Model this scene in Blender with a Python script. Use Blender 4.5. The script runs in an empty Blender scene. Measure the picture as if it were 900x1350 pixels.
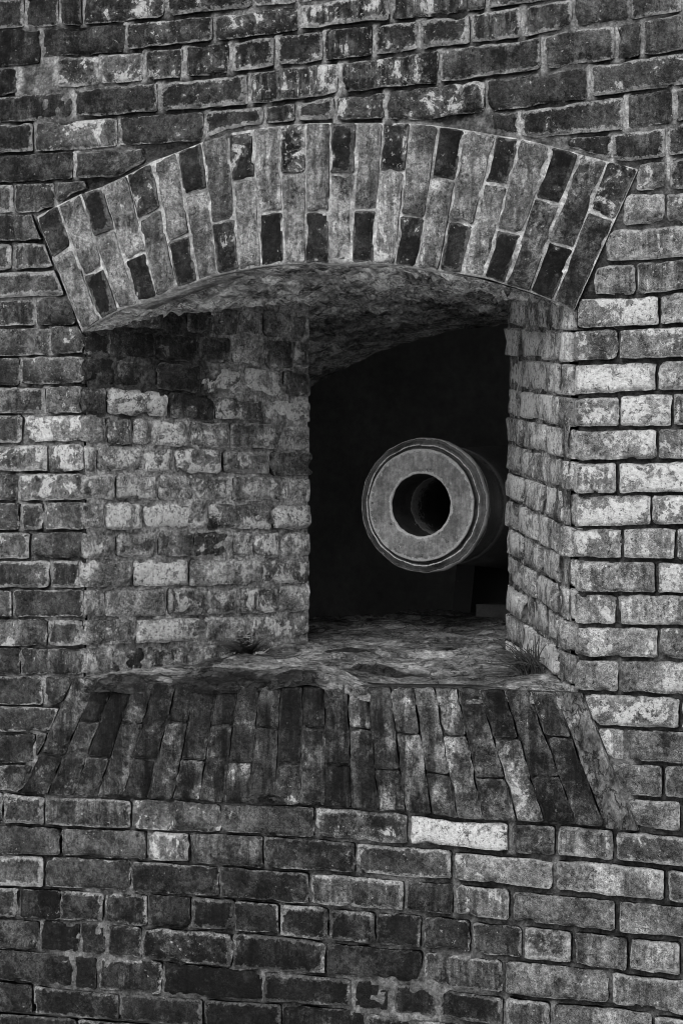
import bpy, math, random
import numpy as np
from mathutils import Vector, noise as mnoise

random.seed(7)
scene = bpy.context.scene
COL = scene.collection

# ------------------------------------------------------------------ camera, sky, sun, exposure
F, THETA, D = 2600.0, math.radians(23.8), 4.01      # focal length (px of a 900x1350 frame), turn to the left, metres to the wall
CX, CY, CAMX, CAMZ = 450.0, 690.0, 1.84, 1.6
cam_d = bpy.data.cameras.new('camera')
cam = bpy.data.objects.new('camera', cam_d)
COL.objects.link(cam)
cam.location = (CAMX, -D, CAMZ)
cam.rotation_euler = (math.radians(90), 0, THETA)
cam_d.sensor_fit = 'VERTICAL'
cam_d.sensor_height = 36.0
cam_d.lens = 36.0 * F / 1350.0
cam_d.shift_y = 15.0 / 1350.0
cam_d.clip_end = 3000.0
scene.camera = cam

SUN_EL, SUN_AZ = math.radians(44), math.radians(2)   # azimuth from the wall's normal, negative = from the left
world = bpy.data.worlds.new('World')
scene.world = world
world.use_nodes = True
wn = world.node_tree
wn.nodes.clear()
sky = wn.nodes.new('ShaderNodeTexSky')
sky.sky_type = 'NISHITA'
sky.sun_disc = False
sky.sun_elevation = SUN_EL
sky.sun_rotation = math.pi + SUN_AZ * -1.0
sky.air_density = 1.0
sky.dust_density = 3.0
bw = wn.nodes.new('ShaderNodeRGBToBW')                  # a monochrome photograph
bg = wn.nodes.new('ShaderNodeBackground')
bg.inputs['Strength'].default_value = 0.15
wo = wn.nodes.new('ShaderNodeOutputWorld')
wn.links.new(sky.outputs[0], bw.inputs[0])
wn.links.new(bw.outputs[0], bg.inputs['Color'])
wn.links.new(bg.outputs[0], wo.inputs['Surface'])

sun_d = bpy.data.lights.new('sun', 'SUN')
sun_d.energy = 1.5
sun_d.angle = math.radians(40)
sun = bpy.data.objects.new('sun', sun_d)
COL.objects.link(sun)
sdir = Vector((math.sin(SUN_AZ) * math.cos(SUN_EL), -math.cos(SUN_AZ) * math.cos(SUN_EL), math.sin(SUN_EL)))
sun.rotation_euler = (-sdir).to_track_quat('-Z', 'Y').to_euler()
sun.location = (0, -6, 8)

vs = scene.view_settings
vs.view_transform = 'Standard'
vs.look = 'None'
vs.exposure = 0.12
vs.gamma = 1.0
vs.use_curve_mapping = False
scene.cycles.filter_width = 1.0                         # as crisp as the photograph

# ------------------------------------------------------------------ measuring: picture point -> point on a real plane
def front(x, y):
    u = (x - CX) / F
    X = CAMX + D * math.tan(math.atan(u) - THETA)
    zd = D / (math.cos(THETA) + u * math.sin(THETA))
    return X, CAMZ + (CY - y) / F * zd

def on_plane(x, y, p, q):
    """point on the vertical plane through plan points p, q: returns distance along p->q and height"""
    u = (x - CX) / F
    a = math.atan(u) - THETA
    dx, dy = math.sin(a), math.cos(a)
    ex, ey = q[0] - p[0], q[1] - p[1]
    L = math.hypot(ex, ey)
    ex, ey = ex / L, ey / L
    # cam + t*d = p + s*e
    rx, ry = p[0] - CAMX, p[1] + D
    det = dx * (-ey) + ex * dy
    t = (rx * (-ey) + ex * ry) / det
    s = (dx * ry - dy * rx) / det
    zd = t * math.cos(math.atan(u))
    return s, CAMZ + (CY - y) / F * zd

def nz(x, y, z=0.0):
    return mnoise.noise((x, y, z))

def fbm(x, y, z=0.0, o=4):
    return mnoise.fractal((x, y, z), 1.0, 2.0, o)

def lerp_line(pts, x):
    if x <= pts[0][0]:
        a, b = pts[0], pts[1]
    elif x >= pts[-1][0]:
        a, b = pts[-2], pts[-1]
    else:
        for i in range(len(pts) - 1):
            if pts[i][0] <= x <= pts[i + 1][0]:
                a, b = pts[i], pts[i + 1]
                break
    return a[1] + (b[1] - a[1]) * (x - a[0]) / (b[0] - a[0])

def sstep(a, b, x):
    t = min(1.0, max(0.0, (x - a) / (b - a)))
    return t * t * (3 - 2 * t)

# ------------------------------------------------------------------ objects
def new_obj(name, verts, faces, mat, parent=None, loc=(0, 0, 0), rotz=0.0, smooth=True, edge=None):
    me = bpy.data.meshes.new(name)
    me.from_pydata([tuple(v) for v in verts], [], faces)
    if smooth:
        me.polygons.foreach_set('use_smooth', [True] * len(me.polygons))
    if edge is not None:
        at = me.attributes.new('edge', 'FLOAT', 'POINT')
        at.data.foreach_set('value', edge)
    me.materials.append(mat)
    me.update()
    o = bpy.data.objects.new(name, me)
    o.location = loc
    o.rotation_euler = (0, 0, rotz)
    COL.objects.link(o)
    if parent is not None:
        o.parent = parent
    return o

def tag(o, label=None, category=None, group=None, kind=None):
    if label: o['label'] = label
    if category: o['category'] = category
    if group: o['group'] = group
    if kind: o['kind'] = kind
    return o

def empty(name, loc=(0, 0, 0)):
    o = bpy.data.objects.new(name, None)
    o.location = loc
    o.empty_display_size = 0.2
    COL.objects.link(o)
    return o

# ------------------------------------------------------------------ materials
class NB:
    def __init__(self, name):
        self.m = bpy.data.materials.new(name)
        self.m.use_nodes = True
        self.t = self.m.node_tree
        self.t.nodes.clear()
        self.out = self.t.nodes.new('ShaderNodeOutputMaterial')
        self.b = self.t.nodes.new('ShaderNodeBsdfPrincipled')
        self.t.links.new(self.b.outputs[0], self.out.inputs['Surface'])
        self.geo = self.t.nodes.new('ShaderNodeNewGeometry')
        self.info = self.t.nodes.new('ShaderNodeObjectInfo')
        self.P = self.geo.outputs['Position']
    def put(self, sock, v):
        if hasattr(v, 'is_output') or isinstance(v, bpy.types.NodeSocket):
            self.t.links.new(v, sock)
        else:
            sock.default_value = v
    def math(self, op, a, b=0.0, c=None, clamp=False):
        n = self.t.nodes.new('ShaderNodeMath')
        n.operation = op
        n.use_clamp = clamp
        self.put(n.inputs[0], a); self.put(n.inputs[1], b)
        if c is not None: self.put(n.inputs[2], c)
        return n.outputs[0]
    def add(self, a, b): return self.math('ADD', a, b)
    def sub(self, a, b): return self.math('SUBTRACT', a, b)
    def mul(self, a, b): return self.math('MULTIPLY', a, b)
    def ma(self, a, k, c): return self.math('MULTIPLY_ADD', a, k, c)
    def vec(self, v, scale=(1, 1, 1), off=None):
        n = self.t.nodes.new('ShaderNodeVectorMath')
        n.operation = 'MULTIPLY'
        self.put(n.inputs[0], v); n.inputs[1].default_value = scale
        r = n.outputs[0]
        if off is not None:
            a = self.t.nodes.new('ShaderNodeVectorMath')
            a.operation = 'ADD'
            self.put(a.inputs[0], r); self.put(a.inputs[1], off)
            r = a.outputs[0]
        return r
    def noise(self, v, scale, detail=6.0, rough=0.6, dist=0.0):
        n = self.t.nodes.new('ShaderNodeTexNoise')
        self.put(n.inputs['Vector'], v)
        n.inputs['Scale'].default_value = scale
        n.inputs['Detail'].default_value = detail
        n.inputs['Roughness'].default_value = rough
        n.inputs['Distortion'].default_value = dist
        return n.outputs[0]
    def voro(self, v, scale, feature='F1'):
        n = self.t.nodes.new('ShaderNodeTexVoronoi')
        n.feature = feature
        self.put(n.inputs['Vector'], v)
        n.inputs['Scale'].default_value = scale
        return n.outputs['Distance']
    def step(self, v, lo, hi, a=0.0, b=1.0):
        n = self.t.nodes.new('ShaderNodeMapRange')
        n.interpolation_type = 'SMOOTHSTEP'
        self.put(n.inputs['Value'], v); self.put(n.inputs['From Min'], lo); self.put(n.inputs['From Max'], hi)
        self.put(n.inputs['To Min'], a); self.put(n.inputs['To Max'], b)
        return n.outputs[0]
    def mix(self, f, a, b):
        n = self.t.nodes.new('ShaderNodeMix')
        n.data_type = 'FLOAT'
        self.put(n.inputs[0], f); self.put(n.inputs[2], a); self.put(n.inputs[3], b)
        return n.outputs[0]
    def attr(self, name):
        n = self.t.nodes.new('ShaderNodeAttribute')
        n.attribute_type = 'GEOMETRY'
        n.attribute_name = name
        return n.outputs['Fac']
    def finish(self, col, rough=0.9, height=None, strength=0.6, dist=0.004, metal=0.0, spec=0.25):
        self.put(self.b.inputs['Base Color'], col)
        self.put(self.b.inputs['Roughness'], rough)
        self.put(self.b.inputs['Metallic'], metal)
        self.put(self.b.inputs['Specular IOR Level'], spec)
        if height is not None:
            n = self.t.nodes.new('ShaderNodeBump')
            n.inputs['Strength'].default_value = strength
            n.inputs['Distance'].default_value = dist
            self.put(n.inputs['Height'], height)
            self.t.links.new(n.outputs[0], self.b.inputs['Normal'])
        return self.m

def brick_material(name, edge_amt=0.8, relief=0.8, runs=0.0):
    """object colour: R tone, G salt bloom, B dark growth, A vertical streaks"""
    k = NB(name)
    sep = k.t.nodes.new('ShaderNodeSeparateColor')
    k.t.links.new(k.info.outputs['Color'], sep.inputs[0])
    R, G, B, A = sep.outputs[0], sep.outputs[1], sep.outputs[2], k.info.outputs['Alpha']
    rnd = k.add(k.info.outputs['Random'], k.geo.outputs['Random Per Island'])
    sv = k.t.nodes.new('ShaderNodeCombineXYZ')
    k.put(sv.inputs[0], k.mul(rnd, 61.0)); k.put(sv.inputs[1], k.mul(rnd, 23.0)); k.put(sv.inputs[2], k.mul(rnd, 41.0))
    v = k.vec(k.P, (1, 1, 1), sv.outputs[0])
    n1 = k.noise(v, 16.0, 5, 0.65)
    n2 = k.noise(v, 110.0, 4, 0.75)
    n3 = k.noise(k.vec(k.P, (62, 62, 6), sv.outputs[0]), 1.0, 5, 0.68)
    n4 = k.noise(v, 480.0, 1, 0.6)
    n2c = k.step(n2, 0.30, 0.70)
    n3c = k.step(n3, 0.34, 0.66)
    lum = k.ma(k.math('FRACT', k.mul(rnd, 7.13)), 0.5, 0.75)
    tone = k.mul(k.mul(R, lum), k.ma(k.step(n1, 0.40, 0.60), 0.8, 0.55))
    tone = k.mul(tone, k.ma(k.step(n2, 0.36, 0.64), 0.9, 0.55))
    tone = k.mul(tone, k.mix(A, 1.0, k.ma(n3c, 1.3, 0.35)))
    tone = k.mul(tone, k.ma(k.step(n4, .3, .7), 0.8, 0.6))
    n0 = k.noise(v, 6.5, 4, 0.6)
    tone = k.mul(tone, k.ma(k.step(n0, 0.44, 0.57), 0.55, 0.72))
    # salt bloom: crusts with sharp, crumbly borders
    w1 = k.noise(v, 18.0, 8, 0.68, 0.4)
    w1 = k.mix(k.mul(A, 0.55), w1, n3)
    w1 = k.add(w1, k.ma(n0, 0.3, -0.15))
    th = k.ma(G, -0.25, 0.69)
    wash = k.step(w1, k.sub(th, 0.07), k.sub(th, 0.03))
    wm = k.step(w1, k.add(th, 0.005), k.add(th, 0.028))
    wm = k.mul(wm, k.step(n2, 0.34, 0.44, 0.35, 1.0))
    w2 = k.noise(v, 80.0, 5, 0.78)
    th2 = k.ma(G, -0.14, 0.68)
    wm2 = k.step(w2, th2, k.add(th2, 0.025))
    wm = k.math('MAXIMUM', wm, k.mul(wm2, k.mix(G, 1.05, 0.45)))
    wcol = k.mul(k.ma(n2c, 0.26, 0.40), k.ma(n4, 0.4, 0.8))
    c = k.mix(k.mul(wash, k.mix(G, 0.1, 0.42)), tone, k.ma(n2c, 0.14, 0.12))
    c = k.mix(k.mul(wm, k.mix(G, 0.5, 0.95)), c, wcol)
    # mortar left on the arrises, more on some bricks than on others
    e = k.attr('edge')
    en = k.noise(k.P, 55.0, 6, 0.78)
    ea = k.ma(k.math('FRACT', k.mul(rnd, 3.71)), 0.50, -0.22)
    em = k.step(k.add(k.add(e, ea), k.ma(en, 1.6, -0.80)), 0.78, 0.92)
    em = k.mul(em, edge_amt)
    c = k.mix(em, c, k.mul(k.ma(n2c, 0.30, 0.16), k.ma(k.step(n1, .4, .6), .5, .7)))
    # dark growth and soot
    dn = k.noise(k.P, 12.0, 7, 0.74)
    dth = k.ma(B, -0.40, 0.72)
    dm = k.step(dn, dth, k.add(dth, 0.07))
    dth2 = k.ma(B, -0.20, 0.66)
    dm = k.math('MAXIMUM', dm, k.mul(k.step(en, dth2, k.add(dth2, 0.04)), 0.85))
    c = k.mul(c, k.mix(k.mul(dm, 0.85), 1.0, 0.18))
    if runs:
        rn = k.noise(k.vec(k.P, (17, 17, 2.6)), 1.0, 7, 0.68)
        c = k.mul(c, k.mix(k.mul(k.step(rn, 0.50, 0.60), runs), 1.0, 0.22))
    # hairline cracks and pits
    ck = k.step(k.math('ABSOLUTE', k.sub(k.noise(v, 9.0, 5, 0.6), 0.53)), 0.002, 0.007)
    ck = k.math('MAXIMUM', ck, k.step(n1, 0.50, 0.52))
    c = k.mul(c, k.mix(ck, 0.35, 1.0))
    pit = k.step(k.noise(v, 170.0, 2, 0.6), 0.63, 0.70)
    c = k.mul(c, k.mix(pit, 1.0, 0.3))
    h = k.add(k.mul(n2, 1.0), k.mul(n1, 0.8))
    h = k.add(h, k.mul(n4, 0.3))
    h = k.sub(h, k.mul(pit, 0.5))
    h = k.add(h, k.mul(n3, k.mul(A, 0.8)))
    return k.finish(c, 0.92, h, relief, 0.006, spec=0.2)

def mortar_material(name, lo, hi, dirt=0.5, filled=False, stain_shade=False):
    k = NB(name)
    n1 = k.noise(k.P, 9.0, 6, 0.7)
    n2 = k.noise(k.P, 120.0, 4, 0.78)
    n3 = k.noise(k.P, 40.0, 5, 0.72)
    c = k.mix(k.step(n2, 0.3, 0.7), lo, hi)
    if filled:
        c = k.mix(k.attr('edge'), c, k.ma(k.step(n2, 0.3, 0.7), 0.34, 0.16))
    c = k.mul(c, k.ma(k.step(n3, .3, .7), 1.0, 0.5))
    dm = k.step(n1, 0.5 - 0.15 * dirt, 0.62)
    c = k.mul(c, k.mix(dm, 1.0, 1.0 - 0.8 * dirt))
    if stain_shade:
        c = k.mul(c, k.mix(k.attr('edge'), 1.0, 0.2))  # upper-left stain with the arch's shadow painted in
    h = k.add(n2, k.mul(n3, 1.4))
    return k.finish(c, 0.95, h, 0.9, 0.006, spec=0.15)

def rock_material(name, lo, hi, vec_scale=(1, 1, 1), fleck=0.5, damp_shade=False):
    k = NB(name)
    v = k.vec(k.P, vec_scale)
    n1 = k.noise(v, 7.0, 6, 0.68)
    n2 = k.noise(v, 30.0, 6, 0.72, 0.6)
    n3 = k.noise(v, 130.0, 4, 0.75)
    c = k.mix(k.step(n2, 0.33, 0.66), lo, hi)
    c = k.mul(c, k.ma(k.step(n1, .36, .62), 1.1, 0.4))
    c = k.mul(c, k.ma(k.step(n3, .3, .7), 1.0, 0.5))
    fm = k.mul(k.step(n2, 0.60, 0.66), k.step(n3, 0.4, 0.55))
    c = k.mix(k.mul(fm, fleck), c, 0.62)
    crack = k.step(k.math('ABSOLUTE', k.sub(k.noise(v, 13.0, 5, 0.65), 0.5)), 0.0, 0.018)
    c = k.mul(c, k.mix(crack, 0.3, 1.0))
    if damp_shade:
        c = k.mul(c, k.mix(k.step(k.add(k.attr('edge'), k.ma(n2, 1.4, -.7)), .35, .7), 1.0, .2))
    h = k.add(k.add(n2, k.mul(n3, 0.35)), k.mul(n1, 0.8))
    h = k.add(h, k.mul(crack, 0.25))
    return k.finish(c, 0.93, h, 0.9, 0.016, spec=0.15)

def iron_material(name, base, spread, rough, pitted=0.6, metal=0.0, streaks=0.0):
    k = NB(name)
    n1 = k.noise(k.P, 16.0, 8, 0.65, 0.4)
    n2 = k.noise(k.P, 140.0, 7, 0.72)
    n5 = k.noise(k.P, 480.0, 3, 0.6)
    c = k.mul(k.ma(n1, spread, base - spread * 0.5), k.ma(n2, 0.9, 0.55))
    ru = k.step(k.noise(k.P, 55.0, 9, 0.75, 0.4), 0.60, 0.70)
    c = k.mul(c, k.mix(k.mul(ru, pitted), 1.0, 0.35))
    fl = k.step(k.noise(k.vec(k.P, (1, 1, 0.5)), 75.0, 9, 0.74, 0.5), 0.66, 0.70)
    c = k.mix(k.mul(fl, 0.55 * pitted), c, 0.55)
    if streaks:
        s = k.noise(k.vec(k.P, (120, 120, 9)), 1.0, 6, 0.6)
        c = k.mul(c, k.mix(streaks, 1.0, k.ma(s, 1.8, 0.1)))
    h = k.add(k.add(n2, k.mul(n1, 0.6)), k.mul(n5, 0.3))
    return k.finish(c, k.ma(n2, 0.3, rough - 0.15), h, 0.5, 0.0025, metal=metal, spec=0.45)

def worn_metal(name, base, lo, hi, chip_glint_amt, chip_glint_col, rough, drip=0.0):
    k = NB(name)
    n1 = k.noise(k.P, 15.0, 7, 0.72, 0.3)
    n2 = k.noise(k.P, 130.0, 4, 0.75)
    n3 = k.noise(k.vec(k.P, (95, 95, 12)), 1.0, 5, 0.65)
    c = k.mul(base, k.ma(k.step(n1, .34, .66), hi - lo, lo))
    c = k.mul(c, k.ma(k.step(n2, .3, .7), .6, .7))
    c = k.mul(c, k.mix(drip, 1.0, k.ma(k.step(n3, .36, .62), .9, .5)))
    sp = k.step(k.noise(k.P, 48.0, 6, 0.72), .62, .66)
    c = k.mul(c, k.mix(sp, 1.0, .3))
    fl = k.step(k.noise(k.vec(k.P, (1, 1, .45)), 60.0, 5, .7), .67, .69)
    c = k.mix(k.mul(fl, .7), c, chip_glint_col)
    e = k.attr('edge')
    em = k.step(k.add(e, k.ma(k.noise(k.P, 70.0, 6, .75), 2.0, -1.0)), .62, .8)
    c = k.mix(k.mul(em, chip_glint_amt), c, k.ma(n2, chip_glint_col, chip_glint_col * .4))
    h = k.add(k.mul(n2, .7), k.add(n1, k.mul(sp, -.4)))
    return k.finish(c, k.ma(n1, .5, rough - .25), h, .7, .003, spec=.5)

def plain_material(name, a, b, scale, rough=0.9):
    k = NB(name)
    n = k.noise(k.P, scale, 7, 0.65)
    n2 = k.noise(k.P, scale * 9, 5, 0.7)
    c = k.mul(k.mix(k.step(n, 0.3, 0.7), a, b), k.ma(n2, 0.9, 0.55))
    return k.finish(c, rough, n2, 0.5, 0.004, spec=0.2)

M_BRICK = brick_material('weathered_brick')
M_ARCH = brick_material('arch_brick', edge_amt=0.25, relief=0.6)
M_APRON = brick_material('apron_brick', edge_amt=0.3, relief=0.9, runs=.9)
M_JAMB = brick_material('jamb_brick', edge_amt=0.75, relief=1.0)
M_MORTAR = mortar_material('old_mortar', 0.015, 0.07, 0.5, True)
M_LIME = mortar_material('lime_mortar', 0.26, 0.62, 0.55)
M_JMORTAR = mortar_material('jamb_mortar', 0.09, 0.5, 0.7, stain_shade=True)
M_DMORTAR = mortar_material('apron_mortar', 0.015, 0.09, 0.7)
M_SOFFIT = rock_material('eroded_soffit', 0.16, 0.74, (1, 0.55, 1), 0.8)
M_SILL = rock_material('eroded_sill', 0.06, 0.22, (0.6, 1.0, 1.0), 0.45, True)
M_FACE = worn_metal('worn_iron_face', 0.21, .42, 1.25, .8, .5, .55, .4)
M_IRON = worn_metal('black_iron', 0.08, .6, 1.5, .6, .3, .45, .3)
M_RIM = worn_metal('scuffed_highlit_iron', 0.04, .4, 2.2, .9, .55, .34, .2)  # pale chips also paint the rim's highlights
M_BORE = worn_metal('rusty_bore', 0.015, .4, 2.0, .6, .25, .75, 0.0)
M_ROOM = plain_material('sooty_casemate', 0.26, 0.36, 2.2)
M_CARR = iron_material('carriage_iron', 0.04, 0.02, 0.6, 0.4)
M_GROUND = plain_material('pale_sandy_ground', 0.42, 0.58, 0.6)
M_LEAF = plain_material('fern_leaf', 0.03, 0.07, 40.0, 0.7)
M_DRY = plain_material('dry_stem', 0.03, 0.09, 60.0, 0.8)
M_CORE = plain_material('wall_core', 0.08, 0.16, 5.0)

# ------------------------------------------------------------------ digitised brickwork: bed joints of the front wall
T = {
 -1: [(0, -2), (107, -6), (300, -25), (410, -38)],
 0: [(0, 38), (107, 34), (300, 15), (410, 2), (460, -6), (900, -76)],
 1: [(0, 89), (50, 85), (58, 75), (127, 71), (300, 54), (393, 41), (513, 28), (600, 19), (697, 4), (900, -30)],
 2: [(0, 126), (70, 118), (133, 112), (187, 108), (300, 97), (367, 88), (447, 80), (487, 75), (577, 63), (683, 52), (753, 36), (820, 30), (900, 15)],
 3: [(0, 163), (100, 156), (207, 148), (300, 142), (367, 136), (440, 125), (487, 120), (600, 108), (713, 93), (773, 85), (900, 67)],
 4: [(0, 203), (187, 192), (300, 186), (400, 175), (500, 166), (600, 153), (687, 143), (773, 130), (833, 122), (900, 112)],
}
TL = {4: T[4], 5: [(0, 242), (127, 235)], 6: [(0, 282), (43, 281)], 7: [(0, 319), (50, 318)], 8: [(0, 357), (67, 354)],
 9: [(0, 393), (80, 391)], 10: [(0, 431), (97, 429)], 11: [(0, 470), (107, 468)], 12: [(0, 509), (107, 507)],
 13: [(0, 546), (107, 546)], 14: [(0, 585), (107, 583)], 15: [(0, 623), (107, 622)], 16: [(0, 662), (107, 660)],
 17: [(0, 700), (107, 699)], 18: [(0, 738), (107, 737)], 19: [(0, 776), (107, 776)], 20: [(0, 815), (107, 815)],
 21: [(0, 853), (107, 853)], 22: [(0, 890), (97, 891)], 23: [(0, 930), (85, 932)], 24: [(0, 967), (63, 964)],
 25: [(0, 1008), (47, 1007)]}
TR = {4: T[4], 5: [(640, 191), (723, 182), (820, 173), (880, 164), (900, 159)], 6: [(800, 217), (840, 214), (900, 205)], 7: [(830, 253), (900, 252)],
 8: [(813, 300), (900, 295)], 9: [(793, 347), (840, 345), (900, 340)], 10: [(770, 390), (833, 390), (900, 383)],
 11: [(757, 435), (867, 430), (900, 428)], 12: [(757, 478), (900, 473)], 13: [(750, 523), (867, 517), (900, 517)],
 14: [(740, 565), (813, 564), (900, 562)], 15: [(753, 609), (900, 606)], 16: [(750, 653), (900, 650)],
 17: [(743, 697), (900, 694)], 18: [(750, 737), (900, 740)], 19: [(727, 777), (767, 782), (900, 784)],
 20: [(733, 822), (767, 825), (900, 827)], 21: [(747, 867), (900, 871)], 22: [(780, 913), (833, 915), (900, 919)],
 23: [(787, 958), (900, 963)], 24: [(807, 1003), (900, 1009)], 25: [(830, 1050), (900, 1055)]}
B = {
 0: [(0, 1044), (67, 1050), (127, 1052), (227, 1055), (300, 1060), (433, 1063), (533, 1071), (600, 1080), (760, 1088), (900, 1101)],
 1: [(0, 1087), (133, 1093), (300, 1099), (410, 1105), (467, 1110), (600, 1120), (673, 1127), (807, 1137), (900, 1147)],
 2: [(0, 1127), (83, 1129), (187, 1135), (300, 1142), (347, 1146), (467, 1153), (533, 1160), (600, 1164), (733, 1177), (813, 1185), (900, 1193)],
 3: [(0, 1169), (133, 1175), (300, 1185), (373, 1191), (450, 1198), (533, 1203), (600, 1209), (673, 1218), (767, 1228), (817, 1233), (900, 1240)],
 4: [(0, 1211), (133, 1217), (183, 1222), (310, 1230), (367, 1234), (433, 1242), (490, 1248), (550, 1252), (600, 1256), (640, 1262), (743, 1272), (830, 1283), (900, 1291)],
 5: [(0, 1252), (83, 1257), (133, 1260), (190, 1265), (300, 1277), (410, 1285), (533, 1296), (600, 1305), (667, 1313), (717, 1320), (800, 1326), (900, 1341)],
 6: [(0, 1293), (133, 1307), (300, 1319), (450, 1329), (600, 1348), (900, 1391)],
 7: [(0, 1335), (160, 1347), (300, 1360), (600, 1391), (900, 1440)],
 8: [(0, 1376), (300, 1403), (600, 1435), (900, 1489)],
}
EXTR = [(47, 285), (75, 270), (105, 255), (135, 245), (167, 230), (200, 212), (232, 200), (265, 187), (300, 175), (332, 170), (367, 165), (402, 162),
        (435, 161), (470, 161), (505, 161), (540, 162), (577, 165), (612, 170), (652, 177), (685, 182), (727, 192), (762, 202), (800, 212), (840, 222)]
INTR = [(107, 437), (131, 422), (155, 409), (180, 401), (206, 391), (232, 381), (260, 371), (287, 362), (315, 356), (343, 351), (375, 348), (402, 347),
        (433, 347), (462, 347), (491, 347), (520, 349), (549, 353), (578, 357), (607, 361), (637, 366), (665, 375), (697, 385), (728, 397), (755, 410)]
APT = [(97, 893), (128, 896), (151, 898), (177, 899), (203, 900), (233, 901), (258, 900), (286, 902), (314, 902), (342, 903), (370, 905), (399, 905), (428, 907),
       (458, 903), (485, 905), (515, 905), (546, 906), (573, 906), (603, 907), (632, 908), (665, 909), (697, 910), (731, 912), (766, 914)]
APB = [(28, 1046), (62, 1048), (96, 1049), (128, 1051), (162, 1051), (193, 1053), (228, 1054), (262, 1056), (294, 1058), (327, 1059), (361, 1061), (395, 1061), (428, 1062),
       (464, 1065), (499, 1068), (535, 1071), (569, 1074), (603, 1080), (637, 1081), (682, 1083), (718, 1085), (760, 1087), (798, 1091), (840, 1095)]
SPR_L = [(43, 287), (107, 437)]
SPR_R = [(755, 410), (840, 222)]
APR_L = [(28, 1046), (97, 893)]
APR_R = [(766, 914), (840, 1095)]

# tone of the brickwork over the picture: x, y, tone, salt bloom, dark growth
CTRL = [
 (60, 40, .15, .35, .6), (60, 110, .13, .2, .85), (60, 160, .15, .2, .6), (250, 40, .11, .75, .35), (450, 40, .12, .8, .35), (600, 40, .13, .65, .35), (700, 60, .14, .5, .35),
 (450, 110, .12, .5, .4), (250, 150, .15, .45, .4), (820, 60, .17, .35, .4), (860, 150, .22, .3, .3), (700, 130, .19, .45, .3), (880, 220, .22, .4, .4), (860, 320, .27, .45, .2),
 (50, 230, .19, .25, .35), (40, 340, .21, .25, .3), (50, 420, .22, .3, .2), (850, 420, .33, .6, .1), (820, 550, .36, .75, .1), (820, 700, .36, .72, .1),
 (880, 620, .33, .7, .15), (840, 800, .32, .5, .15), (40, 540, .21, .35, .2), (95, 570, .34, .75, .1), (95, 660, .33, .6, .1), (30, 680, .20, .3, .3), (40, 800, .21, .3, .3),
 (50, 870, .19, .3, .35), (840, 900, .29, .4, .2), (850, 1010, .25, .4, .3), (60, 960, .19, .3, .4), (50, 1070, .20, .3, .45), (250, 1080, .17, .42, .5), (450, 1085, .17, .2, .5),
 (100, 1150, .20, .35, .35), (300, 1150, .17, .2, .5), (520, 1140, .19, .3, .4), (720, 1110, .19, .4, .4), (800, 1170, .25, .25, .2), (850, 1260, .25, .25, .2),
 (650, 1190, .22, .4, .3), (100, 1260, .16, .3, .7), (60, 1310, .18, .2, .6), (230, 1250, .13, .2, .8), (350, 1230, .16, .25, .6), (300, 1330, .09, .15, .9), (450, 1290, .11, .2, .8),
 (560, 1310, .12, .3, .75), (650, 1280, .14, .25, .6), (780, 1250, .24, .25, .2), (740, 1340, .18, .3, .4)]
# bricks of an own look: x, y of the middle -> tone, bloom, growth, streaks
OVER = [(604, 1098, .34, 1.0, .2, .2), (70, 565, .30, .85, .05, .4), (220, 1113, .20, .7, .3, .6), (48, 103, .025, .05, 1.0, 0), (222, 1330, .07, .1, .9, .1),
        (700, 1105, .12, .35, .6, .2), (875, 635, .28, .95, .1, .1), (790, 500, .34, .95, .1, .3), (300, 75, .10, .85, .4, .1), (110, 325 - 0, .15, .3, .3, .2),
        (185, 176, .10, .6, .4, 0), (100, 178, .10, .5, .3, 0), (85, 88, .11, .5, .5, 0), (155, 100, .07, .55, .4, 0), (490, 1310, .08, .2, .9, 0)]

def look(x, y):
    s = [0.0, 0.0, 0.0]
    W = 0.0
    for (cx, cy, a, b, c) in CTRL:
        w = 1.0 / ((x - cx) ** 2 + (y - cy) ** 2 + 900.0) ** 1.6
        W += w
        s[0] += w * a; s[1] += w * b; s[2] += w * c
    a, b, c = (q / W for q in s)
    if y < 200: b *= .64; a *= .55  # top and bottom rows dark: real tone with vignette painted in
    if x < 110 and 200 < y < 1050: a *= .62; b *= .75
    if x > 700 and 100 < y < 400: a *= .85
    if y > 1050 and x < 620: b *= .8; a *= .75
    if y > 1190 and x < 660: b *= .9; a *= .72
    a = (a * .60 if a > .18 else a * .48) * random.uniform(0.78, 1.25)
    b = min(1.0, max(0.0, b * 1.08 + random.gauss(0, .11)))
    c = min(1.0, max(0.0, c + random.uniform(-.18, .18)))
    st = random.uniform(0.55, 0.95) if random.random() < .3 else random.uniform(0.05, 0.35)
    for (ox, oy, t, w, d, s_) in OVER:
        if abs(ox - x) < 26 and abs(oy - y) < 14:
            return (t * .72, w, d, s_)
    return (a, b, c, st)

def seal(verts, faces, ring, back):
    """carry the outline ring of a brick face back into the wall"""
    n0 = len(verts)
    for i in ring:
        v = verts[i]
        verts.append((v[0], back, v[2]))
    m = len(ring)
    for i in range(m):
        j = (i + 1) % m
        faces.append((ring[i], n0 + i, n0 + j, ring[j]))

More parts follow.
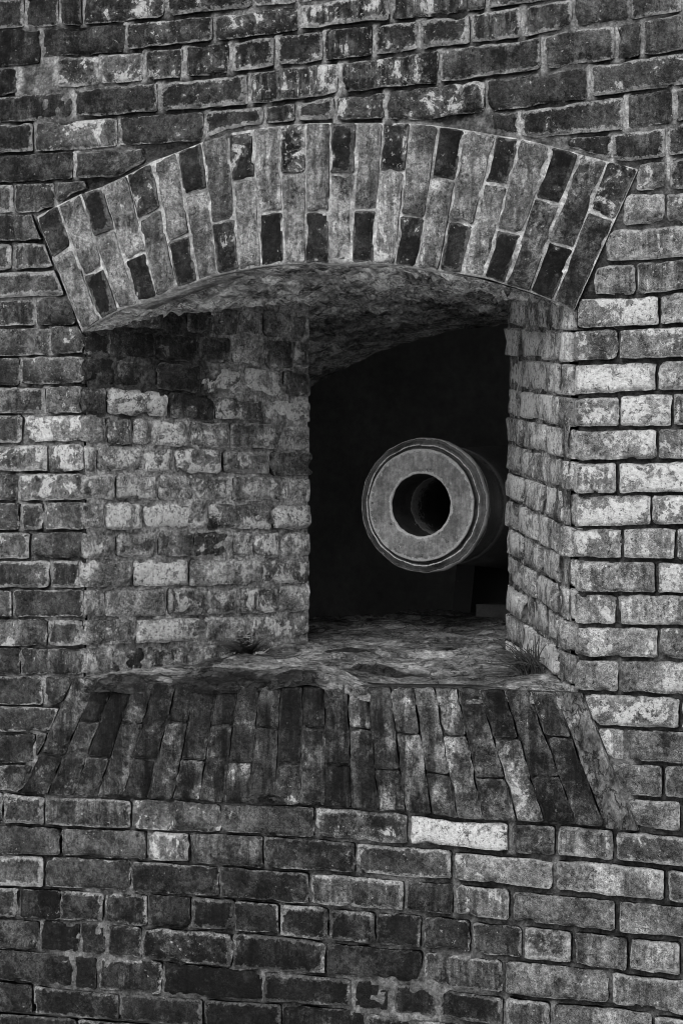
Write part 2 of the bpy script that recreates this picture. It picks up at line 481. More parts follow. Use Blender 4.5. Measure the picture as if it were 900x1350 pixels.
def face_grid(P2, nx, nr, proud, seed, wear, back, tilt=(0, 0), flute=0.0, yoff=None):
    """P2[i][j] -> (a, z) points of a brick face, i along, j up; rim rows are rounded back"""
    verts, edge, faces = [], [], []
    for i in range(nx):
        for j in range(nr):
            a, z = P2[i][j]
            di, dj = min(i, nx - 1 - i), min(j, nr - 1 - j)
            d = min(di, dj)
            y = -proud + 0.0022 * wear * fbm(a * 28 + seed, z * 28, seed * .7) + 0.004 * wear * nz(a * 7 + seed, z * 9, seed)
            if flute: y += flute * fbm(a * 45, z * 5, seed) + flute * .7 * nz(a * 110, z * 9, seed)
            if yoff: y += yoff[i]
            y += tilt[0] * (i / (nx - 1) - .5) + tilt[1] * (j / (nr - 1) - .5)
            if d == 0: y += 0.0048
            elif d == 1: y += 0.0006
            if d <= 1 and wear > 0:
                chip = nz(a * 38 + seed * 3, z * 38, 5.0 + seed)
                if chip > 0.12: y += (chip - 0.12) * 0.03 * wear
            verts.append((a, y, z))
            edge.append(1.0 if d == 0 else (0.82 if d == 1 else (0.62 if d == 2 else 0.0)))
    for i in range(nx - 1):
        for j in range(nr - 1):
            q = i * nr + j
            faces.append((q, q + nr, q + nr + 1, q + 1))
    ring = [i * nr for i in range(nx)] + [(nx - 1) * nr + j for j in range(1, nr)] + [i * nr + nr - 1 for i in range(nx - 2, -1, -1)] + [j for j in range(nr - 2, 0, -1)]
    ring = ring[::-1]
    seal(verts, faces, ring, back)
    edge += [0.4] * len(ring)
    return verts, faces, edge

ROWF = [0.0, 0.0, 0.30, 0.5, 0.70, 1.0, 1.0]
def spans(length, step, rim):
    rim = min(rim, length * .12)
    n = max(2, int(round((length - 2 * rim) / step)))
    return [0.0, rim, 2.3 * rim] + [rim + (length - 2 * rim) * i / n for i in range(1, n) if 3.2 * rim < rim + (length - 2 * rim) * i / n < length - 3.2 * rim] + [length - 2.3 * rim, length - rim, length]

def build_face(bottom_fn, top_fn, x0, x1, to_plane, name, mat, parent, colour, proud=0.0, wear=1.0, back=0.06, rim=2.2, rotz=0.0, origin=None, seed=None, tilt=None, wob=1.0, xw=1.0, cor=1.0, flute=0.0, rl=None, rr=None):
    """brick between picture columns x0..x1; to_plane maps the picture to (along, height) on the real plane"""
    seed = random.uniform(0, 90) if seed is None else seed
    xs = [x0 + s for s in spans(x1 - x0, 9.0 if not (rl or rr) else (4.0 if (x1 - x0) > 40 else 2.0), min(rim, (x1 - x0) * .2))]
    P2 = []
    nx = len(xs)
    for i, x in enumerate(xs):
        t, b = top_fn(x), bottom_fn(x)
        h = b - t
        if h < 1.0:
            m = (t + b) / 2
            t, b, h = m - .5, m + .5, 1.0
        di = min(i, nx - 1 - i)
        cut = ((2.0, 0.5, 0.1)[di] if di < 3 else 0.0) * cor
        cut = min(cut * (0.5 + abs(nz(seed, i * 9.1 + x * .3)) * 2.2), h * .3)
        t2 = t + cut + wob * 1.6 * nz(x * .06, seed, 1.3) + wob * .9 * nz(x * .25, seed, 3.3)
        b2 = b - cut + wob * 1.6 * nz(x * .06, seed, 7.3) + wob * .9 * nz(x * .25, seed, 9.3)
        h2 = b2 - t2
        r = min(rim, h2 * .22)
        r = min(rim, h2 * .13)
        ys = [b2, b2 - r, b2 - 2.3 * r, b2 - h2 * .42, b2 - h2 * .58, t2 + 2.3 * r, t2 + r, t2]
        col = []
        for j, y in enumerate(ys):
            xx = x
            if di == 0: xx += wob * (xw if (i == 0 or xw > .5) else .05) * 1.2 * nz(y * .12, seed, 11.0)
            col.append(to_plane(xx, y))
        P2.append(col)
    if tilt is None:
        tilt = (random.uniform(-.003, .003), random.uniform(-.002, .002))
    yoff = None
    if rl or rr:      # turn the face back towards a worn corner: (width in picture columns, depth)
        yoff = []
        for x in xs:
            o_ = 0.0
            if rl: o_ += rl[1] * max(0.0, 1 - (x - x0) / rl[0]) ** 2
            if rr: o_ += rr[1] * max(0.0, 1 - (x1 - x) / rr[0]) ** 2
            yoff.append(o_)
    verts, faces, edge = face_grid(P2, nx, 8, proud, seed, wear, back, tilt, flute, yoff)
    ca = sum(v[0] for v in verts) / len(verts)
    cz = sum(v[2] for v in verts) / len(verts)
    verts = [(v[0] - ca, v[1], v[2] - cz) for v in verts]
    if origin is None:
        loc = (ca, 0, cz)
    else:
        loc = (origin[0] + ca * math.cos(rotz), origin[1] + ca * math.sin(rotz), cz)
    o = new_obj(name, verts, faces, mat, parent, loc, rotz, True, edge)
    o.color = colour
    return o

def build_quad(c, name, mat, parent, colour, proud=0.0, wear=.7, back=0.06, gap=0.002, wob=1.0):
    """brick from four corners on the front plane, c = bottom a, bottom b, top b, top a  (a, z)"""
    seed = random.uniform(0, 90)
    c = [Vector((p[0], p[1])) for p in c]
    W = ((c[1] - c[0]).length + (c[2] - c[3]).length) / 2
    H = ((c[3] - c[0]).length + (c[2] - c[1]).length) / 2
    rim = 0.0032
    us = [s / W for s in spans(W, 0.016, rim)]
    vs_ = [s / H for s in spans(H, 0.022, rim)]
    gu, gv = gap / W, gap / H
    P2 = []
    nx, nr = len(us), len(vs_)
    for i, u in enumerate(us):
        col = []
        for j, v in enumerate(vs_):
            uu = gu + u * (1 - 2 * gu)
            vv = gv + v * (1 - 2 * gv)
            di, dj = min(i, nx - 1 - i), min(j, nr - 1 - j)
            p = (c[0] * (1 - uu) + c[1] * uu) * (1 - vv) + (c[3] * (1 - uu) + c[2] * uu) * vv
            cen = (c[0] + c[1] + c[2] + c[3]) / 4
            if di == 0 and dj == 0: p = p + (cen - p).normalized() * .004
            if di == 0 or dj == 0:
                p = p + Vector((nz(p.x * 55, p.y * 55, seed), nz(p.x * 55, p.y * 55, seed + 9))) * 0.0022 * wob
            col.append((p.x, p.y))
        P2.append(col)
    verts, faces, edge = face_grid(P2, nx, nr, proud, seed, wear, back, (random.uniform(-.002, .002), random.uniform(-.003, .003)))
    ca = sum(v[0] for v in verts) / len(verts)
    cz = sum(v[2] for v in verts) / len(verts)
    verts = [(v[0] - ca, v[1], v[2] - cz) for v in verts]
    o = new_obj(name, verts, faces, mat, parent, (ca, 0, cz), 0.0, True, edge)
    o.color = colour
    return o

# ------------------------------------------------------------------ setting: ground and the dark casemate behind the wall
def box_vf(x0, x1, y0, y1, z0, z1):
    v = [(x0, y0, z0), (x1, y0, z0), (x1, y1, z0), (x0, y1, z0), (x0, y0, z1), (x1, y0, z1), (x1, y1, z1), (x0, y1, z1)]
    f = [(0, 3, 2, 1), (4, 5, 6, 7), (0, 1, 5, 4), (1, 2, 6, 5), (2, 3, 7, 6), (3, 0, 4, 7)]
    return v, f

def box(name, x0, x1, y0, y1, z0, z1, mat, parent=None):
    v, f = box_vf(x0, x1, y0, y1, z0, z1)
    return new_obj(name, v, f, mat, parent, smooth=False)

gv, gf = [], []
N = 40
for i in range(N + 1):
    for j in range(N + 1):
        sx = (i / N * 2 - 1); sy = (j / N * 2 - 1)
        x = sx * abs(sx) ** 2 * 900; y = sy * abs(sy) ** 2 * 900 - 3
        gv.append((x, y, 0.03 * nz(x * .7, y * .7)))
for i in range(N):
    for j in range(N):
        q = i * (N + 1) + j
        gf.append((q, q + N + 1, q + N + 2, q + 1))
tag(new_obj('ground', gv, gf, M_GROUND), kind='structure')

tag(box('casemate_floor', -4.6, 3.2, 1.47, 7.2, 0.35, 0.55, M_ROOM), kind='structure')
tag(box('casemate_ceiling', -4.6, 3.2, 1.47, 7.2, 3.3, 3.6, M_ROOM), kind='structure')
tag(box('casemate_back_wall', -4.6, 3.2, 7.2, 7.5, 0.3, 3.7, M_ROOM), kind='structure')
tag(box('casemate_side_wall', -4.9, -4.6, 1.47, 7.5, 0.3, 3.7, M_ROOM), kind='structure')
for (ya, yb, za, zb) in ((1.47, 3.2, .3, 3.7), (6.7, 7.5, .3, 3.7), (3.2, 6.7, 3.0, 3.7), (3.2, 6.7, .3, .55)):  # wall pieces around an added doorway that lets daylight in
    tag(box('casemate_side_wall', 3.2, 3.5, ya, yb, za, zb, M_ROOM), kind='structure')

# ------------------------------------------------------------------ the brick wall
wall = tag(empty('brick_wall', (0, 0, 0)), 'old weathered brick fort wall with arched gun embrasure', 'wall', kind='thing')

# core: front sheet of recessed mortar with the opening left out
HALF, THR, TY = 0.598, 0.263, 0.56
ix = np.array([front(x, y)[0] for x, y in INTR]); iz = np.array([front(x, y)[1] for x, y in INTR])
PF = np.polyfit(ix, iz, 4)
def vault(X): return float(np.polyval(PF, max(-0.6, min(0.6, X)))) - (0.45 * (abs(X) - .6) if abs(X) > .6 else 0.0)
def in_opening(X, Z):
    return -HALF - .003 < X < HALF + 0.014 and 1.20 < Z < vault(X) + 0.02

SMEAR = [(75, 130, 45, 38, 1.0), (25, 25, 60, 30, .7), (125, 1250, 75, 38, 1.0), (110, 1290, 60, 30, .8), (530, 1320, 95, 42, 1.0), (180, 1320, 90, 30, .6), (470, 1285, 40, 24, .8), (345, 1285, 60, 20, .6),
         (45, 1015, 14, 30, .8), (815, 1030, 22, 70, 1.0), (660, 165, 60, 18, .9), (800, 205, 60, 16, .8), (330, 175, 80, 14, .8), (850, 270, 80, 70, .5), (600, 1290, 60, 40, .7)]
def smear(px, py):
    s = 0.0
    for (cx, cy, rx, ry, k) in SMEAR:
        d = ((px - cx) / rx) ** 2 + ((py - cy) / ry) ** 2
        if d < 1.6: s = max(s, k * sstep(1.6, 0.3, d))
    return s
def project(X, Y, Z):
    dx, dy = X - CAMX, Y + D
    c, s = math.cos(THETA), math.sin(THETA)
    depth = dy * c - dx * s
    return CX + F * (dx * c + dy * s) / depth, CY - F * (Z - CAMZ) / depth

X0, X1 = front(-60, 0)[0], front(960, 0)[0]
Z0, Z1 = 0.45, 3.05
# solid masonry behind and around
WX0, WX1, WZ1 = -5.5, 6.5, 4.6
cv, cf = [], []
def core(*a):
    v, f = box_vf(*a)
    n = len(cv)
    cv.extend(v); cf.extend([tuple(n + q for q in t) for t in f])
core(WX0, X0 + .01, 0.02, 1.45, -0.2, WZ1)
core(X1 - .01, WX1, 0.021, 1.45, -0.2, WZ1)
core(X0 + .012, X1 - .012, 0.022, 1.44, -0.2, Z0 + .01)
core(X0 + .012, X1 - .012, 0.0225, 1.44, Z1 - .01, WZ1)
core(X0 + .012, X1 - .012, 0.06, 1.455, 2.24, Z1 - .012)
core(X0 + .012, X1 - .012, 0.06, 1.455, Z0 + .012, 1.17)
core(X0 + .012, -0.95, 0.061, 1.455, 1.172, 2.238)
core(0.95, X1 - .012, 0.061, 1.455, 1.172, 2.238)
new_obj('wall_core', cv, cf, M_CORE, wall, smooth=False)

# front bricks
HB, HP = 2.9, 2.6
def arch_clip(kind):
    pass
ENDS_L, ENDS_R, PERPS = [], [], []
def course(top, bot, perps, x0=None, x1=None, open_l=False, open_r=False, clip=None):
    xs = ([x0] if x0 is not None else []) + list(perps) + ([x1] if x1 is not None else [])
    if open_l:
        e = -random.uniform(40, 100); xs = [e] + xs
        ENDS_L.append((front(e, 0)[0], front(0, lerp_line(bot, 0))[1], front(0, lerp_line(top, 0))[1]))
    if open_r:
        e = 900 + random.uniform(40, 100)
        if xs[-1] > 890: e = xs[-1] + 130
        xs = xs + [e]
        ENDS_R.append((front(e, 0)[0], front(900, lerp_line(bot, 900))[1], front(900, lerp_line(top, 900))[1]))
    for xq in perps:
        ya, yb = lerp_line(top, xq), lerp_line(bot, xq)
        kk = .95 if yb < 260 else (.6 if xq < 110 and yb < 1050 else (.12 if xq > 750 else .3))
        PERPS.append((xq, ya, yb, min(1.0, max(0.0, kk + random.uniform(-.25, .2)))))
    for a, b in zip(xs[:-1], xs[1:]):
        la = 0.0 if (a == x0 and x0 in (754,)) else HP * random.uniform(.75, 1.3)
        lb = 0.0 if (b == x1 and x1 in (107,)) else HP * random.uniform(.75, 1.3)
        mx0 = (a + b) / 2; my0 = lerp_line(top, mx0)
        jw = .68 if mx0 < 120 else 1.0
        if my0 > 1040: jw = .75 + .55 * sstep(350, 650, mx0)
        if my0 > 1040 and mx0 < 420: jw *= .9
        gt, gb = HB * jw * random.uniform(.7, 1.2), HB * jw * random.uniform(.7, 1.2)
        la *= .8 * jw; lb *= .8 * jw
        def tf(x): 
            y = lerp_line(top, x) + gt
            if clip == 'sprL' and x > SPR_L[0][0]: y = max(y, lerp_line(SPR_L, x) + 3.5)
            if clip == 'sprR' and x < SPR_R[1][0]: y = max(y, lerp_line(SPR_R, x) + 4)
            return y
        def bf(x):
            y = lerp_line(bot, x) - gb
            if clip == 'ext' and 43 < x < 845: y = min(y, lerp_line(EXTR, x) - 5)
            if clip == 'aprL' and x > APR_L[0][0]: y = min(y, lerp_line(APR_L, x) - 3)
            if clip == 'aprR' and x < APR_R[1][0]: y = min(y, lerp_line(APR_R, x) - 3)
            return y
        xa, xb = a + la, b - lb
        # drop columns where nothing is left of the brick
        while xb - xa > 6 and bf(xa) - tf(xa) < 2.5: xa += 1.5
        while xb - xa > 6 and bf(xb) - tf(xb) < 2.5: xb -= 1.5
        if xb - xa < 8: continue
        mx = (xa + xb) / 2; my = (tf(mx) + bf(mx)) / 2
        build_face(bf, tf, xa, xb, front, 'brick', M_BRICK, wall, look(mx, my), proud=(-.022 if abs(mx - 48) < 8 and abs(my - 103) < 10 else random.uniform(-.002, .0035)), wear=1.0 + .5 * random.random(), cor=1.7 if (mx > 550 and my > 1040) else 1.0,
                   rl=(random.uniform(12, 20), random.uniform(.008, .016)) if a == x0 == 754 else None, rr=(random.uniform(8, 14), random.uniform(.004, .009)) if b == x1 == 107 else None)

course(T[-1], T[0], [33, 78, 108, 217, 333, 390, 500], open_l=True, x1=620)
course(T[0], T[1], [53, 165, 281, 394, 514, 640, 760], open_l=True, open_r=True)
course(T[1], T[2], [22, 74, 131, 189, 242, 303, 363, 426, 491, 551, 619, 687, 754, 829, 898], open_l=True, open_r=True)
course(T[2], T[3], [97, 208, 327, 447, 578, 713, 811, 844], open_l=True, open_r=True)
course(T[3], T[4], [45, 155, 269, 348, 389, 441, 507, 639, 775], open_l=True, open_r=True, clip='ext')
course(TL[4], TL[5], [97], open_l=True, x1=190, clip='ext')
course(TL[5], TL[6], [18, 72], open_l=True, x1=112, clip='ext')
course(TR[4], TR[5], [683, 824, 888], x0=645, open_r=True, clip='ext')
course(TR[5], TR[6], [805, 877], x0=745, open_r=True, clip='ext')
for k, p, e in ((6, [], 60), (7, [16], 72), (8, [], 84), (9, [46], 98), (10, [66], 107)):
    course(TL[k], TL[k + 1], p, open_l=True, x1=e, clip='sprL')
for k, p in ((11, [26]), (12, [59]), (13, [30]), (14, [64]), (15, [23]), (16, [26, 57]), (17, [39]), (18, [65]), (19, [16]), (20, [62]), (21, [26])):
    course(TL[k], TL[k + 1], p, open_l=True, x1=107)
for k, p, e in ((22, [57], 97), (23, [], 86), (24, [46], 68)):
    course(TL[k], TL[k + 1], p, open_l=True, x1=e, clip='aprL')
course(TL[25], B[0], [], open_l=True, x1=47, clip='aprL')
for k, p, s in ((6, [880], 835), (7, [876], 818), (8, [], 796), (9, [838], 778), (10, [868], 757)):
    course(TR[k], TR[k + 1], p, x0=s, open_r=True, clip='sprR')
for k, p in ((11, [814]), (12, [865]), (13, [815, 885]), (14, [865]), (15, [813]), (16, [857]), (17, [819, 889]), (18, [864]), (19, [811]), (20, [867]), (21, [815])):
    course(TR[k], TR[k + 1], p, x0=754, open_r=True)
for k, p, s in ((22, [895], 766), (23, [823], 785), (24, [873], 803)):
    course(TR[k], TR[k + 1], p, x0=s, open_r=True, clip='aprR')
course(TR[25], B[0], [897], x0=822, open_r=True, clip='aprR')
course(B[0], B[1], [3, 58, 172, 290, 413.5, 537.5, 670, 731.5, 809], open_l=True, open_r=True)
course(B[1], B[2], [80, 192, 249, 346, 467, 595, 729, 877], open_l=True, open_r=True)
course(B[2], B[3], [57, 171, 288, 407, 533, 597, 672, 812], open_l=True, open_r=True)
course(B[3], B[4], [23, 78.5, 135.5, 193.5, 250, 308, 368, 432, 494, 556, 620, 687, 754, 827, 897], open_l=True, open_r=True)
course(B[4], B[5], [52, 105, 142, 187, 305, 428, 556, 663, 803], open_l=True, open_r=True)
course(B[5], B[6], [96, 128, 213, 345, 464, 516, 577, 663, 725, 860], open_l=True, open_r=True)
course(B[6], B[7], [43, 157, 267, 370, 480, 600, 720, 850], open_l=True, open_r=True)
course(B[7], B[8], [100, 210, 330, 450, 570, 690, 800], open_l=True, open_r=True)

# recessed mortar sheet behind the front bricks
st = 0.0085
NXc, NZc = int((X1 - X0) / st), int((Z1 - Z0) / st)
mv, mf, medge = [], [], []
PB = {}
for (qx, ya, yb, kf_) in PERPS:
    for c in range(int(qx - 8) // 16, int(qx + 8) // 16 + 1): PB.setdefault(c, []).append((qx, ya, yb, kf_))
def joint_fill(px, py):
    f = 0.0
    for (qx, ya, yb, kf_) in PB.get(int(px) // 16, ()):
        if abs(px - qx) < 7 and ya - 4 < py < yb + 4:
            f = max(f, kf_ * sstep(7, 4, abs(px - qx)) * sstep(ya - 4, ya + 3, py) * sstep(yb + 4, yb - 3, py))
    return f

for i in range(NXc + 1):
    X = X0 + (X1 - X0) * i / NXc
    for j in range(NZc + 1):
        Z = Z0 + (Z1 - Z0) * j / NZc
        px, py = project(X, 0, Z)
        y = 0.018 + 0.005 * fbm(X * 30, Z * 30, 2.0) + 0.003 * nz(X * 90, Z * 90, 4.0)
        fl = joint_fill(px, py)
        if fl > 0:
            y = y * (1 - fl) + fl * (0.006 + 0.003 * fbm(X * 40, Z * 40, 5.0))
        bf_ = sstep(.0, .4, fbm(X * 2.6, Z * 11, 12.0)) * (.75 if py < 330 else (.7 if px < 130 else (.15 if px > 560 else .5)))
        if bf_ > 0:
            y = y * (1 - bf_) + bf_ * (0.0075 + 0.005 * fbm(X * 45, Z * 45, 5.0))
            fl = max(fl, bf_ * .6)
        s = smear(px, py)
        medge.append(max(fl, s * .55 * (.4 + .6 * sstep(-.25, .3, fbm(X * 26, Z * 26, 6.0)))))
        if s > 0:
            y = y * (1 - s) + s * (0.0035 + 0.008 * fbm(X * 26, Z * 26, 8.0, 5))
        mv.append((X, y, Z))
for i in range(NXc):
    for j in range(NZc):
        X = X0 + (X1 - X0) * (i + .5) / NXc; Z = Z0 + (Z1 - Z0) * (j + .5) / NZc
        if in_opening(X, Z): continue
        q = i * (NZc + 1) + j
        mf.append((q, q + NZc + 1, q + NZc + 2, q + 1))
new_obj('mortar_bed', mv, mf, M_MORTAR, wall, edge=medge)
# ------------------------------------------------------------------ brickwork beyond the picture: one joined part
fv, ff, fe = [], [], []
def far_brick(xa, xb, za, zb):
    r = 0.005
    p = random.uniform(-.002, .003)
    n = len(fv)
    for (inx, y) in ((0.0, 0.05), (0.0, 0.006 - p), (r, -p)):
        fv.extend([(xa + inx, y, za + inx), (xb - inx, y, za + inx), (xb - inx, y, zb - inx), (xa + inx, y, zb - inx)])
    fe.extend([.4] * 4 + [1.0] * 4 + [.5] * 4)
    for l in (0, 4):
        for i in range(4):
            j = (i + 1) % 4
            ff.append((n + l + i, n + l + j, n + l + 4 + j, n + l + 4 + i))
    ff.append((n + 8, n + 9, n + 10, n + 11))
def run(xa, xb, za, zb):
    x = xa
    while x < xb - .05:
        L = random.choice((.115, .235, .235))
        e = min(x + L, xb)
        far_brick(x + .005, e - .005, za + .005, zb - .005)
        x = e
for (x, za, zb) in ENDS_L: run(WX0 + random.uniform(0, .1), x, za, zb)
for (x, za, zb) in ENDS_R: run(x, WX1 - random.uniform(0, .1), za, zb)
zlo = min(e[1] for e in ENDS_L); zhi = max(e[2] for e in ENDS_L); zhr = max(e[2] for e in ENDS_R); zlr = min(e[1] for e in ENDS_R)
z = min(zlo, zlr)
while z > 0.0:
    run(WX0, WX1, z - .071, z); z -= .071
z = zhi
while z < WZ1 - .05:
    run(WX0, 1.0, z, z + .07); z += .07
z = zhr
while z < WZ1 - .05:
    run(1.0, WX1, z, z + .07); z += .07
fo = new_obj('distant_brickwork', fv, ff, M_BRICK, wall, smooth=False, edge=fe)
fo.color = (.2, .4, .4, .3)
tag(fo, kind='stuff')

# ------------------------------------------------------------------ arch ring
def strip_sheet(name, upper, lower, y, mat, parent, n=4, amp=0.002, dens=6):
    v, f = [], []
    cols = []
    for k in range(len(upper) - 1):
        for s in range(dens):
            t = s / dens
            cols.append(((upper[k][0] * (1 - t) + upper[k + 1][0] * t, upper[k][1] * (1 - t) + upper[k + 1][1] * t),
                         (lower[k][0] * (1 - t) + lower[k + 1][0] * t, lower[k][1] * (1 - t) + lower[k + 1][1] * t)))
    cols.append((upper[-1], lower[-1]))
    for (a, b) in cols:
        A, Bq = front(*a), front(*b)
        for j in range(n + 1):
            t = j / n
            X, Z = A[0] * (1 - t) + Bq[0] * t, A[1] * (1 - t) + Bq[1] * t
            v.append((X, y + amp * fbm(X * 60, Z * 60, 3.0) , Z))
        v.append((Bq[0], 0.09, Bq[1])); v.append((A[0], 0.09, A[1]))
    m = n + 3
    for i in range(len(cols) - 1):
        for j in range(m):
            q = i * m + j; r = i * m + (j + 1) % m
            f.append((q, r, r + m, q + m))
    return new_obj(name, v, f, mat, parent)

UP = [(x, y + .5) for x, y in EXTR]
arch = strip_sheet('arch', UP, INTR, 0.0045, M_LIME, wall, 24, 0.0022)
arch['label'] = 'segmental arch ring of pale and dark bricks on end'
def px_quad(ua, ub, la, lb, t0, t1):
    def L(p, q, t): return (p[0] * (1 - t) + q[0] * t, p[1] * (1 - t) + q[1] * t)
    bl, br, tr, tl = L(ua, la, t1), L(ub, lb, t1), L(ub, lb, t0), L(ua, la, t0)
    return [front(*p) for p in (bl, br, tr, tl)]
for i in range(23):
    ua, ub, la, lb = EXTR[i], EXTR[i + 1], INTR[i], INTR[i + 1]
    if i % 2 == 0:
        cut = .355 + random.uniform(-.02, .02) + (.02 if i < 6 else 0)
        parts = [(0, cut, True), (cut, 1, False)]
    else:
        cut = .635 + random.uniform(-.02, .02)
        parts = [(0, cut, False), (cut, 1, True)]
    for (a, b, dark) in parts:
        mx = (ua[0] + ub[0]) / 2
        if dark:
            colr = (random.uniform(.012, .024), {8: .4, 10: .75, 12: .45, 14: .55, 22: .6}.get(i, .12 + .22 * random.random()), .35, .1)
            if i == 22: colr = (.06, .45, .6, .1)
        else:
            lum = .58 * {0: .30, 9: .27, 10: .28, 14: .36, 16: .36, 18: .27, 20: .27, 21: .24, 22: .16}.get(i, random.uniform(.19, .28))
            colr = (lum, {14: .55, 16: .5, 10: .45}.get(i, .14 + .15 * random.random()), .15 if i < 20 else .6, random.uniform(.4, .8))
        if i >= 20: colr = (colr[0] * .7, colr[1], .6, colr[3])
        build_quad(px_quad(ua, ub, la, lb, a, b), 'brick', M_ARCH, arch, colr, proud=random.uniform(-.001, .006), wear=1.2, gap=random.uniform(.0019, .0029), back=.07, wob=1.2)

# ------------------------------------------------------------------ apron below the sill
apron = strip_sheet('apron', APT, APB, 0.0055, M_DMORTAR, wall, 20, 0.003)
apron['label'] = 'fan of dark stained bricks on end below the sill'
for i in range(22):
    ua, ub, la, lb = APT[i], APT[i + 1], APB[i], APB[i + 1]
    cut = (.66 if i % 2 == 0 else .35) + random.uniform(-.015, .015)
    for (a, b) in ((0, cut), (cut, 1)):
        t = random.uniform(.075, .13)
        if i in (1, 2, 4): t *= .75
        if i in (8, 9, 12, 13, 14, 15, 16, 17): t *= 1.7
        if i in (10, 11, 12): t *= .8
        if i >= 19: t *= .6
        colr = (t, random.uniform(.2, .45), random.uniform(.5, .85), random.uniform(.3, .7))
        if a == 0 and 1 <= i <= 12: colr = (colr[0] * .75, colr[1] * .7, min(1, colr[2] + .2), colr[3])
        if i in (18, 19) and a > 0: colr = (.11, .5, .6, .3)
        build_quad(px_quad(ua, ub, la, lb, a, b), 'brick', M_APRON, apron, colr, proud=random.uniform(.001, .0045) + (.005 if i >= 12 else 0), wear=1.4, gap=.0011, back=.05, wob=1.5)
# the last bricks at the right are buried under smeared mortar
rv, rf = [], []
ua, ub, la, lb = APT[22], APT[23], APB[22], APB[23]
for i in range(26):
    for j in range(56):
        u, t = i / 25, j / 55
        x = (ua[0] * (1 - t) + la[0] * t) * (1 - u) + (ub[0] * (1 - t) + lb[0] * t) * u
        y = (ua[1] * (1 - t) + la[1] * t) * (1 - u) + (ub[1] * (1 - t) + lb[1] * t) * u
        X, Z = front(x, y)
        e = min(u, 1 - u) * 2
        rv.append((X, -0.004 - .006 * e + .009 * fbm(X * 26, Z * 14, 1.0, 5) + (.012 if e == 0 else 0), Z))
for i in range(25):
    for j in range(55):
        q = i * 56 + j
        rf.append((q, q + 1, q + 57, q + 56))
new_obj('mortar_patch', rv, rf, rock_material('mortar_smear', .04, .22, (1, 1, .6), .6), apron)

# ------------------------------------------------------------------ jambs
def jamb(label, p, q, rotz, rows, beds, xlim, looks, flip):
    """p front corner, q throat corner (plan). local x runs along p->q"""
    L = math.hypot(q[0] - p[0], q[1] - p[1])
    if not flip: O, R = p, rotz            # left jamb: along p->q increases to picture right
    else: O, R = q, rotz
    vv, f_, je = [], [], []
    nx, nzr = 70, 130
    for i in range(nx + 1):
        for j in range(nzr + 1):
            a = (.016 if not flip else .004) + (L - (.0175 if not flip else .030)) * i / nx; z = 1.15 + 1.08 * j / nzr
            sx, sy = project(O[0] + a * math.cos(R), O[1] + a * math.sin(R), z)
            je.append(0.0 if flip else sstep(.2, .75, sstep(330, 240, sx) * sstep(585, 515, sy) + .45 * fbm(a * 12, z * 12, 6.0, 4)))  # mask of the stained corner and its painted arch shadow
            vv.append((a, (0.0058 + .008 * fbm(a * 14, z * 18, 3.0 + R) + .004 * fbm(a * 50, z * 50, 1.0)) if not flip else (.007 + .006 * fbm(a * 30, z * 20, 3.0)) , z))
    for i in range(nx):
        for j in range(nzr):
            k = i * (nzr + 1) + j
            f_.append((k, k + nzr + 1, k + nzr + 2, k + 1))
    jo = new_obj('jamb', vv, f_, M_JMORTAR if not flip else M_JAMB, wall, (O[0], O[1], 0), R, edge=None if flip else je)
    jo.color = (.17, .5, .6, .8)
    jo['label'] = label
    P, Q = (p, q) if not flip else (q, p)
    def tp(x, y): return on_plane(x, y, P, Q)
    for r, perps in enumerate(rows):
        top, bot = beds[r], beds[r + 1]
        jit = random.uniform(-1.5, 2.5) if not flip else 0.0
        jit2 = random.uniform(-3.5, 1.0) if flip else random.uniform(-1.0, .8)
        xs = [xlim[0] + (jit if not flip else -jit2 * .25)] + perps + [xlim[1] + (jit2 if not flip else random.uniform(-2.5, 0))]
        for n, (a, b) in enumerate(zip(xs[:-1], xs[1:])):
            g = random.uniform(1.4, 2.4) if not flip else random.uniform(1.0, 1.7); gl = 1.3 if not flip else .5
            la = gl if n else 0.0
            lb = gl if n < len(xs) - 2 else 0.0
            tf = lambda x, t=top, g=g: lerp_line(t, x) + g
            bf = lambda x, t=bot, g=g: lerp_line(t, x) - g
            mx, my = (a + b) / 2, (tf((a + b) / 2) + bf((a + b) / 2)) / 2
            colr, proud, wear = looks(mx, my, n, r)
            # local origin is the jamb object itself
            build_face(bf, tf, a + la, b - lb, tp, 'brick', M_JAMB, jo, colr, proud=proud, wear=wear, rim=2.4 if not flip else 1.6, back=.05, wob=1.7 if not flip else .5, xw=.6 if not flip else .5, cor=1.5 if not flip else .6, flute=0.0 if not flip else .005,
                       rl=(random.uniform(8, 16), random.uniform(.004, .010)) if (not flip and n == 0) else None, rr=(random.uniform(5, 9), random.uniform(.008, .018)) if (flip and n == len(xs) - 2) else None, tilt=None if not flip else (0, random.uniform(-.002, .002)))
    return jo

